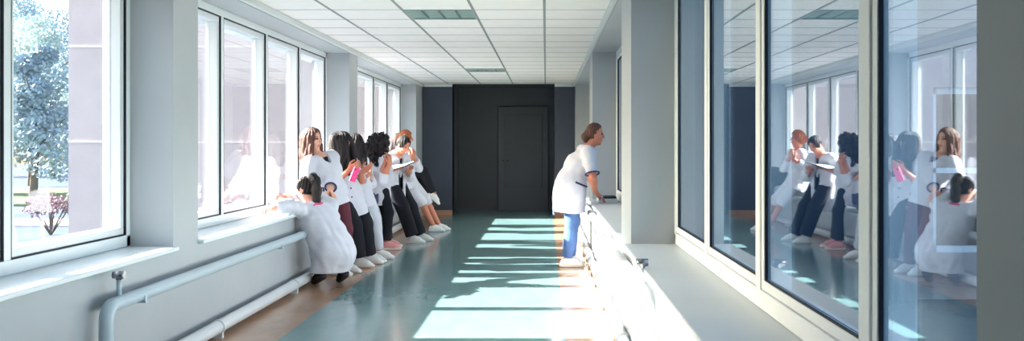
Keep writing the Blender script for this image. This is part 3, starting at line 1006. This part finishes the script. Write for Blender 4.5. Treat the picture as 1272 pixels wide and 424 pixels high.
        F.u(pr_cone(an - fd * .038 * s + fu * z, an + fd * .150 * s + fu * z, .040 * s, .034 * s, fl, 1.08), .0)
        F.cut(an + fu * (z + .004), fu); F.cut(an + fu * (z - .026), -fu)
        o['_o'] = self.t['_o']
        to_obj(F, 'sole', sole_m or M['sole'], o)
        lc = MB()
        for j in range(4):
            c0 = an + fd * (.045 + .019 * j) * s + fu * (.006 - .0135 * j) * s
            lc.tube([Vector(c0 - fl * .022 * s - fu * .008), Vector(c0 + fu * .004 + fd * .006), Vector(c0 + fl * .022 * s - fu * .008)], .0035, 6)
        lc.build('laces', sole_m or M['sole'], o)
        return o

    def hair(self, m, strands=(), cap=.016, seed=1, fringe=0.0, back=0.0, curl=0.0, face=True, name='hair', faceshift=0.0, drops=(), low=True, facer=(.066, .095, .115)):
        pts = [self.head]
        for st in strands:
            for p, r in st: pts += [self.hp(*p)]
        for p, dz, r0, r1, sh in drops: pts += [self.hp(*p), self.hp(*p) + V3(sh[0], sh[1], -dz)]
        pts = np.array(pts)
        lo = pts.min(0) - .17; hi = pts.max(0) + .17
        F = Field(lo, hi, .006)
        hs = self.hs; HA = np.array([self.HL, self.HF, self.HU])
        F.u(pr_ell(self.hp(0, -.014 - back * .5, .028), HA, ((.074 + cap) * hs, (.094 + cap + back) * hs, (.098 + cap) * hs)), 0)
        if low: F.u(pr_ell(self.hp(0, -.045, -.02), HA, ((.070 + cap) * hs, (.060 + cap) * hs, (.085 + cap) * hs)), .02)
        if face:
            F.s(pr_ell(self.hp(0, .115 + faceshift, -.045 - fringe), HA, (facer[0] * hs, facer[1] * hs, facer[2] * hs)), .012)
        for st in strands:
            for i in range(len(st) - 1):
                F.u(pr_cone(self.hp(*st[i][0]), self.hp(*st[i + 1][0]), st[i][1] * hs, st[i + 1][1] * hs), .02)
        for p, dz, r0, r1, sh in drops:
            a = self.hp(*p); b = a + V3(sh[0], sh[1], -dz); m_ = (a + b) / 2 + V3(sh[0] * .2, sh[1] * .2, 0)
            F.u(pr_cone(a, m_, r0, (r0 + r1) * .55), .025); F.u(pr_cone(m_, b, (r0 + r1) * .55, r1), .025)
        if curl:
            F.ripple(curl, 95, seed)
        else:
            # vertical strand ripple around the head axis
            X, Y, Z = F._pts((slice(None),) * 3)
            dx, dy = X - self.head[0], Y - self.head[1]
            ang = np.arctan2(dy, dx)
            F.D += (.0035 * np.sin(ang * 17 + 3 * np.sin(Z * 14 + seed)) + .002 * np.sin(ang * 41 + Z * 20)).astype(np.float32)
        return to_obj(F, name, m, self.t)
# ------------------------------------------------------------------ people
def P(px, py, Y):
    return ((px - VX) * Y / F_PX, Y, H - (py - VY) * Y / F_PX)
def add(a, b, f=1.0): return tuple(x + y * f for x, y in zip(a, b))

from mathutils.bvhtree import BVHTree
def on_coat(o, px, py, lift=.004):
    """point of the coat's cloth seen at this place, lifted a little off the cloth"""
    me = o.data; org = Vector(o.parent['_o'])
    bv = BVHTree.FromPolygons([v.co + org for v in me.vertices], [tuple(p.vertices) for p in me.polygons])
    c = Vector((0, 0, H)); d = (Vector(P(px, py, 10.0)) - c).normalized()
    h = bv.ray_cast(c, d)
    if h[0] is None: return (Vector(P(px, py, 9.8)), -d)
    return h[0] - d * lift, (h[1] if h[1].dot(d) < 0 else -h[1])
def buttons(per, pts):
    for x, y in pts:
        p, n = on_coat(per.coato, x, y, .001)
        MB().tube([p - n * .003, p + n * .005], .0085, 10).build('button', M['navy'], per.t)
# --- crouching person seen from behind, arms on the sill
A = Person('person in a long white coat crouching with dark ponytail, arms on the window sill',
    F=(-.62, .78), straight=2.0, pelvis=(-2.02, 8.66, .36), neck=P(391, 252, 8.72), head=P(379, 235, 8.74), HF=(-.95, .35, -.12), roll=0.0,
    ankL=(-2.10, 8.62, .135), ankR=(-1.91, 8.74, .135), footL=(-.55, .75, -.35), footR=(-.45, .82, -.35),
    kneeL=(-.1, .7, .8), kneeR=(.1, .8, .7), wrL=(-2.37, 8.05, .765), wrR=(-2.42, 8.72, .815), elbL=(.3, .1, .3), elbR=(.2, .45, .15),
    handL=(-.1, -.9, .0), palmL=(0, 0, -1), curlL=.35, handR=(-.5, -.5, .25), palmR=(0, 0, -1), curlR=.7, shoulder=.15, spine=(.0, -.02, 0), scale=.97)
A.body(M['skin'], M['coat'])
A.coat(length=.3, sleeve=.93, vdepth=0, collar=True, off=.03, hemz=.13, seed=5,
       skirt=[(A.pel + V3(0, 0, .12), A.pel + V3(.05, -.02, -.06), .13, .168, 1.10), (A.pel + V3(.05, -.02, -.06), (-2.04, 8.66, .06), .168, .16, 1.15)])
A.trousers(M['black_cloth'], (.072, .06, .05), .0, top=False)
for q in 'LR': A.shoe(q, M['shoe_black'], M['cover'])
A.hair(M['hair_black'], [[((0, -.08, .10), .035), ((0, -.115, .122), .036), ((.01, -.15, .07), .045), ((.03, -.155, -.03), .05), ((.03, -.145, -.13), .042), ((.02, -.14, -.22), .02)]], seed=2, cap=.010, low=False, fringe=-.02)
hb = MB().tube([Vector(A.hp(.036 * math.cos(a), -.105 - .02 * math.sin(a), .112 + .032 * math.sin(a))) for a in np.linspace(0, 2 * math.pi, 13)], .008, 8)
hb.build('hair_tie', M['navy'], A.t)
sc = MB()
ring = [Vector(A.neck - A.S * .02 + (A.LS * math.cos(a) * .085 + A.FS * math.sin(a) * .08) + A.S * .012 * math.sin(3 * a)) for a in np.linspace(0, 2 * math.pi, 25)]
sc.tube(ring, .022, 10)
sc.build('scarf', M['scarf'], A.t)

# --- long chestnut hair, looking right
B = Person('person with long chestnut hair in a white coat and maroon trousers, looking right', F=(.80, -.60), straight=1.012,
    pelvis=(-2.17, 9.34, .85), neck=(-2.28, 9.32, 1.21), head=P(388.5, 173.5, 9.32), HF=(.92, -.36, -.05),
    ankL=(-2.06, 9.55, .085), ankR=(-2.09, 9.34, .085), footL=(.9, -.3, 0), footR=(.85, -.5, 0),
    wrL=P(410, 238, 9.02), wrR=P(404, 244, 8.95), elbL=(.3, .5, -.6), elbR=(-.6, -.5, -.5),
    handL=(.5, -.55, -.35), palmL=(-.4, -.3, -.8), handR=(.7, .2, -.3), palmR=(-.1, .5, -.8), curlL=.6, curlR=.6, shoulder=.152)
B.body(M['skin'], M['black_cloth'])
B.coat(length=.16, sleeve=.86, vdepth=.20, seed=8, flare=(.138, .15), cuff=M['navy'])
B.trousers(M['maroon'])
for q in 'LR': B.shoe(q, M['shoe_white'])
B.hair(M['hair_brown'], [], seed=4, fringe=-.035,
       drops=[((-.078, .01, .02), .46, .034, .02, (.05, -.03)), ((-.075, -.05, .01), .36, .045, .03, (.02, 0)), ((.078, .01, .02), .40, .034, .02, (.05, .03)), ((.07, -.05, .01), .33, .045, .03, (.02, 0)),
              ((0, -.09, .02), .33, .055, .045, (.0, 0)), ((-.035, -.085, .02), .33, .05, .04, (.0, 0))])

# --- long dark hair, head bent over a pink phone
C = Person('person with very long dark hair bent over a pink phone, black trousers and white shoes', F=(.86, -.5), straight=1.012,
    pelvis=(-2.15, 10.0, .85), neck=(-2.21, 9.97, 1.17), head=P(425.5, 178, 9.92), HF=(.72, -.38, -.58),
    ankL=(-1.96, 10.26, .085), ankR=(-2.0, 9.95, .085), footL=(.95, -.2, 0), footR=(.95, -.3, 0),
    wrR=P(434, 211, 9.72), wrL=P(449, 214, 9.9), elbR=(-.6, -.3, -.9), elbL=(.2, .5, -.9),
    handR=(.75, .0, .45), palmR=(.2, .9, .2), curlR=.55, handL=(.8, -.1, .45), palmL=(-.2, -.7, .5), curlL=.25, shoulder=.152, spine=(-.03, .01, 0))
C.body(M['skin_tan'], M['white_cloth'])
C.coat(length=.31, sleeve=.62, vdepth=.15, seed=11, flare=(.15, .17)
       )
buttons(C, ((436, 234), (437, 245), (438.5, 256)))
C.trousers(M['black_cloth'], (.10, .085, .085), .03)
for q in 'LR': C.shoe(q, M['shoe_white'])
C.hair(M['hair_black'], [[((0, -.1, .02), .06), ((0, -.13, -.06), .06)]], seed=6, fringe=-.02,
       drops=[((-.075, .03, .03), .36, .045, .022, (.02, -.01)), ((-.08, -.04, .02), .34, .05, .03, (.0, 0)), ((-.05, -.10, .0), .30, .055, .035, (-.03, 0)),
              ((.0, -.11, .0), .30, .06, .04, (-.05, 0)), ((.075, .03, .03), .36, .045, .02, (.03, .02)), ((.08, -.05, .0), .32, .05, .03, (.0, .02)),
              ((-.055, .085, .05), .33, .026, .014, (.03, 0)), ((.06, .075, .05), .34, .03, .016, (.035, .01))])

# --- second dark haired person right behind, white trousers
D = Person('dark haired person in white trousers close behind the one with the pink phone', F=(.86, -.4), straight=1.012,
    pelvis=(-2.135, 10.52, .85), neck=(-2.16, 10.5, 1.16), head=P(440.5, 180, 10.46), HF=(.78, -.25, -.5),
    ankL=(-1.92, 10.70, .085), ankR=(-1.95, 10.38, .085), footL=(.95, -.1, 0), footR=(.96, -.2, 0),
    wrR=P(449, 222, 10.32), wrL=P(457, 217, 10.5), elbR=(-.5, -.4, -.9), elbL=(.1, .6, -.8),
    handR=(.8, .1, .4), palmR=(-.1, .3, .9), handL=(-.3, -.5, .4), palmL=(-.2, -.6, .3), curlL=.4, curlR=.4, shoulder=.148, spine=(-.02, 0, 0))
D.body(M['skin_tan'], M['white_cloth'])
D.coat(length=.24, sleeve=.66, vdepth=.15, seed=14, flare=(.14, .155))
D.trousers(M['white_cloth'], (.096, .068, .056), .03)
for q in 'LR': D.shoe(q, M['shoe_white'])
D.hair(M['hair_black'], [[((0, -.1, .02), .055), ((0, -.12, -.06), .055)]], seed=9, fringe=-.02,
       drops=[((-.075, .03, .03), .33, .045, .025, (.03, 0)), ((-.08, -.04, .02), .32, .05, .03, (.0, 0)), ((.0, -.11, .0), .28, .06, .04, (-.03, 0)),
              ((.075, .03, .03), .33, .045, .022, (.03, .02)), ((.08, -.05, .0), .3, .05, .03, (.0, .02)), ((-.055, .085, .045), .31, .03, .018, (.04, 0)), ((.03, .09, .055), .22, .028, .014, (.03, 0))])

# --- curly dark hair, back to the viewer, hand at the cheek
E = Person('person with big curly dark hair, back turned, one hand at the cheek, pink shoes', F=(.80, .55), straight=1.012,
    pelvis=(-2.10, 11.62, .86), neck=(-2.06, 11.5, 1.20), head=P(471, 180, 11.5), HF=(.72, .68, -.15),
    ankL=(-2.02, 11.9, .085), ankR=(-1.99, 11.62, .085), footL=(.97, .1, 0), footR=(1, -.05, 0),
    wrR=P(484, 203, 11.3), wrL=P(463, 221, 11.35), elbR=(.2, -.5, -.9), elbL=(-.6, -.1, -.8),
    handR=(-.1, .25, .95), palmR=(-.7, .5, .1), handL=(-.5, -.4, .4), palmL=(.3, -.3, -.7), curlR=.4, curlL=.45, shoulder=.158)
E.body(M['skin_tan'], M['white_cloth'])
E.coat(length=.25, sleeve=.74, vdepth=.15, seed=17, flare=(.15, .172))
E.trousers(M['black_cloth'], (.090, .066, .05), .03)
for q in 'LR': E.shoe(q, M['shoe_pink'])
E.hair(M['hair_black'], [[((.07, -.03, .05), .075), ((.10, -.02, -.06), .08), ((.10, -.03, -.17), .07), ((.09, -.04, -.26), .045)],
                         [((-.07, .0, .05), .075), ((-.09, -.0, -.06), .08), ((-.09, -.0, -.18), .07), ((-.08, -.02, -.27), .045)],
                         [((0, -.09, .06), .08), ((0, -.13, -.06), .09), ((0, -.12, -.2), .08)], [((.02, .0, .12), .05), ((-.02, .03, .13), .05)], [((-.05, .07, .07), .05), ((-.085, .05, -.05), .05)]], curl=.013, seed=12, fringe=.0)

# --- man reading a notebook
Gm = Person('man with short black hair reading a notebook, open white coat over black trousers', F=(.88, -.45), straight=1.008, male=True, scale=1.03,
    pelvis=(-2.06, 12.45, .86), neck=(-1.98, 12.36, 1.19), head=P(501, 180, 12.3), HF=(.72, -.42, -.62),
    ankL=(-1.72, 12.72, .085), ankR=(-1.79, 12.42, .085), footL=(.97, -.1, 0), footR=(.98, -.15, 0),
    wrL=P(507, 212, 12.3), wrR=P(489, 211, 12.05), elbL=(.1, .6, -.7), elbR=(-.4, -.6, -.7),
    handL=(.2, -.7, .1), palmL=(-.2, 0, .9), handR=(.7, .35, .1), palmR=(0, 0, .95), curlL=.5, curlR=.5, shoulder=.17, spine=(-.03, 0, 0))
Gm.body(M['skin_tan'], M['black_cloth'])
Gm.coat(length=.40, sleeve=.86, vdepth=.30, seed=21, flare=(.155, .165), hem_shift=(.10, 0, 0),
        slit=(Gm.pel + Gm.F * .17 + UP * .25, Gm.pel + Gm.F * .27 - UP * .52, .05, .14))
Gm.trousers(M['black_cloth'], (.102, .088, .085), .02)
for q in 'LR': Gm.shoe(q, M['shoe_white'])
Gm.hair(M['hair_black'], [], cap=.013, seed=15, fringe=-.035, low=False)

# --- auburn hair, hands clasped, bare legs
K = Person('person with auburn tied hair, hands clasped at the chest, bare legs and white slip-ons', F=(.97, -.22),
    pelvis=(-2.14, 14.0, .86), neck=(-2.10, 14.0, 1.24), head=P(504.5, 171.5, 14.0), HF=(.99, .08, -.08),
    ankL=(-1.64, 14.25, .085), ankR=(-1.70, 14.05, .085), footL=(.98, .05, 0), footR=(.99, -.1, 0),
    kneeL=(.7, 0, .6), kneeR=(.7, -.1, .6),
    wrL=P(514, 195, 13.9), wrR=P(511, 198, 13.75), elbL=(.3, .7, -.9), elbR=(.35, -.6, -.9),
    handL=(.2, -.4, .7), palmL=(-.6, -.3, 0), handR=(.3, .3, .75), palmR=(-.4, .4, 0), curlL=.6, curlR=.6, shoulder=.155)
K.body(M['skin_tan'], M['white_cloth'])
K.coat(length=.22, sleeve=.84, vdepth=.12, seed=25, flare=(.15, .165), hem_shift=(.12, 0, 0))
K.trousers(M['coat'], (.10, .085, .06), .36, clen=.3, name='white_shorts')
for q in 'LR': K.shoe(q, M['shoe_white'])
K.hair(M['hair_auburn'], [[((0, -.09, .03), .05), ((0, -.125, -.01), .045), ((0, -.13, -.06), .03)]], seed=19, fringe=-.02)

# --- hidden behind: sits on the sill with one dark leg stretched out
N = Person('person seated on the far sill, mostly hidden, one black trouser leg stretched out', F=(.98, -.1),
    pelvis=(-2.36, 14.95, .84), neck=(-2.38, 14.95, 1.21), head=(-2.36, 14.95, 1.38), HF=(.95, -.2, -.1),
    ankL=(-1.95, 15.1, .30), ankR=P(539, 241, 14.85), footL=(.9, 0, -.3), footR=(.72, -.1, -.62),
    kneeL=(.6, 0, .8), kneeR=(.2, 0, .9), wrL=(-2.12, 15.1, .92), wrR=(-2.12, 14.8, .92), elbL=(-.5, .5, -.6), elbR=(-.5, -.5, -.6),
    handL=(.9, 0, -.2), handR=(.9, .2, -.2), palmL=(0, 0, -1), palmR=(0, 0, -1), curlL=.3, curlR=.3, shoulder=.155)
N.body(M['skin_tan'], M['white_cloth'])
N.coat(length=.12, sleeve=.9, vdepth=.15, seed=29, flare=(.14, .15))
N.trousers(M['black_cloth'], (.095, .072, .06), .02)
for q in 'LR': N.shoe(q, M['shoe_white'])
N.hair(M['hair_dark'], [[((.075, -.02, .02), .035), ((.085, -.03, -.12), .04), ((.08, -.04, -.25), .03)], [((-.075, -.02, .02), .035), ((-.085, -.03, -.12), .04), ((-.08, -.04, -.25), .03)], [((0, -.1, 0), .05), ((0, -.11, -.2), .045)]], seed=23, fringe=-.01)

# --- woman at the right window
Wm = Person('woman in a short white coat and blue jeans leaning on the right window sill', F=(1.0, .06), straight=1.004, scale=1.03,
    pelvis=(.27, 10.02, .90), neck=(.455, 10.0, 1.285), head=P(739.5, 167, 10.0), HF=(.985, .12, -.12),
    ankL=(.245, 10.16, .088), ankR=(.225, 9.96, .088), footL=(.99, .1, 0), footR=(1, -.02, 0), kneeL=(.5, 0, 0), kneeR=(.5, 0, 0),
    wrL=(.55, 10.22, .80), wrR=P(739.5, 239, 9.93), elbL=(-.1, 1, 0), elbR=(-.05, -1, 0), shR=(.02, 0, 0),
    handL=(.7, -.1, -.6), palmL=(-.3, 0, -.9), handR=(.75, .35, -.5), palmR=(-.2, .2, -.9), curlL=.25, curlR=.3, shoulder=.165, spine=(-.03, 0, 0))
Wm.body(M['skin_tan'], M['white_cloth'])
Wm.coat(length=.36, sleeve=.42, vdepth=.14, seed=33, flare=(.168, .178), hem_shift=(.135, 0, .03), cuff=M['navy'],
        skirt=None)
Wm.trousers(M['jeans'], (.098, .077, .066), .02)
for q in 'LR': Wm.shoe(q, M['shoe_white'])
Wm.hair(M['hair_brown'], [[((0, -.09, .0), .045), ((0, -.115, -.05), .045), ((0, -.105, -.09), .03)]], seed=27, fringe=-.03, cap=.012, low=False, faceshift=-.03, facer=(.13, .118, .115))
# navy pocket edging and collar piping
pk = [on_coat(Wm.coato, x, y)[0] for x, y in ((715, 226.5), (718.5, 228), (722, 229.5), (725.5, 231), (729, 232.3))]
MB().tube(pk, .010, 8).build('pocket_trim', M['navy'], Wm.t)
MB().tube([Vector(Wm.neck + Wm.LS * .075 * math.cos(a) + Wm.FS * .078 * math.sin(a) - Wm.S * (.02 + .03 * math.sin(a))) for a in np.linspace(0, 2 * math.pi, 25)], .009, 8).build('collar_trim', M['navy'], Wm.t)

# ------------------------------------------------------------------ things held or lying about
def flat_box(name, label, cat, c, ax, hs, m, extra=None):
    t = thing(name, label, cat, tuple(float(v) for v in c))
    ax = [Vector(a).normalized() for a in ax]
    def mk(nm, off, h, mm, bev):
        b = MB(); b.box(-h[0], h[0], -h[1], h[1], -h[2], h[2])
        bmesh.ops.bevel(b.bm, geom=list(b.bm.edges), offset=bev, segments=3, affect='EDGES', clamp_overlap=True)
        R = Matrix((ax[0], ax[1], ax[2])).transposed().to_4x4()
        b.bm.transform(Matrix.Translation(Vector(c) + ax[0] * off[0] + ax[1] * off[1] + ax[2] * off[2]) @ R)
        b.build(nm, mm, t)
    mk('case', (0, 0, 0), hs, m, min(hs) * .6)
    for e in (extra or []): mk(*e)
    return t
pc = Vector(P(440.5, 217, 9.70))
ph_u = Vector((.35, .05, .93)).normalized(); ph_n = Vector((-.75, .55, .3)); ph_n = (ph_n - ph_u * ph_n.dot(ph_u)).normalized()
flat_box('phone', 'bright pink phone held by the long haired person', 'phone', pc, (ph_u.cross(ph_n), ph_u, ph_n), (.042, .078, .007), M['pink'],
         [('screen', (0, 0, .0072), (.037, .070, .001), M['screen'], .0005), ('camera_bump', (.02, .055, -.008), (.01, .012, .002), M['screen'], .001)])
pc = Vector(P(497, 206.5, 12.05))
nu = Vector((.9, -.35, .12)).normalized(); nn = Vector((-.12, -.15, .98)); nn = (nn - nu * nn.dot(nu)).normalized()
t = thing('notebook', 'open white notebook with a black cover held by the man', 'notebook', tuple(pc))
for nm, mm, th, z, wd in (('cover', M['cover'], .006, -.014, .16), ('pages', M['paper'], .008, -.002, .152)):
    for sgn in (-1, 1):
        b = MB(); b.box(0, wd * sgn, -.125, .125, -th / 2, th / 2)
        bmesh.ops.bevel(b.bm, geom=list(b.bm.edges), offset=.002, segments=2, affect='EDGES')
        tilt = Matrix.Rotation(-sgn * .14, 4, 'Y')
        R = Matrix((nu, nn.cross(nu), nn)).transposed().to_4x4()
        b.bm.transform(Matrix.Translation(pc + nn * z) @ R @ tilt)
        b.build(nm, mm, t)
flat_box('folder', 'black folder lying on white papers on the right sill beside the woman', 'folder', (.68, 10.35, ZS + .052), ((1, 0, 0), (0, 1, 0), (0, 0, 1)), (.10, .15, .010), M['cover'],
         [('spine_label', (-.101, 0, 0), (.001, .05, .006), M['paper'], .0004)])
t = thing('paper_stack', 'stack of white papers under the black folder on the right sill', 'papers', (.68, 10.35, ZS))
for k in range(4):
    b = MB(); b.box(.575 + .004 * (k % 2), .785 + .004 * (k % 2), 10.2 - .003 * k, 10.5 - .003 * k, ZS + .001 + .01 * k, ZS + .0105 + .01 * k)
    b.build('paper_bundle', M['paper'], t)
flat_box('bag', 'small navy bag on the left sill behind the curly haired person', 'bag', P(461.5, 250.5, 11.15), ((1, 0, 0), (0, 1, 0), (0, 0, 1)), (.06, .12, .10), M['jean_cover'],
         [('flap', (.062, 0, .03), (.004, .11, .06), M['navy'], .002), ('buckle', (.068, 0, -.02), (.003, .015, .012), M['chrome'], .001)])
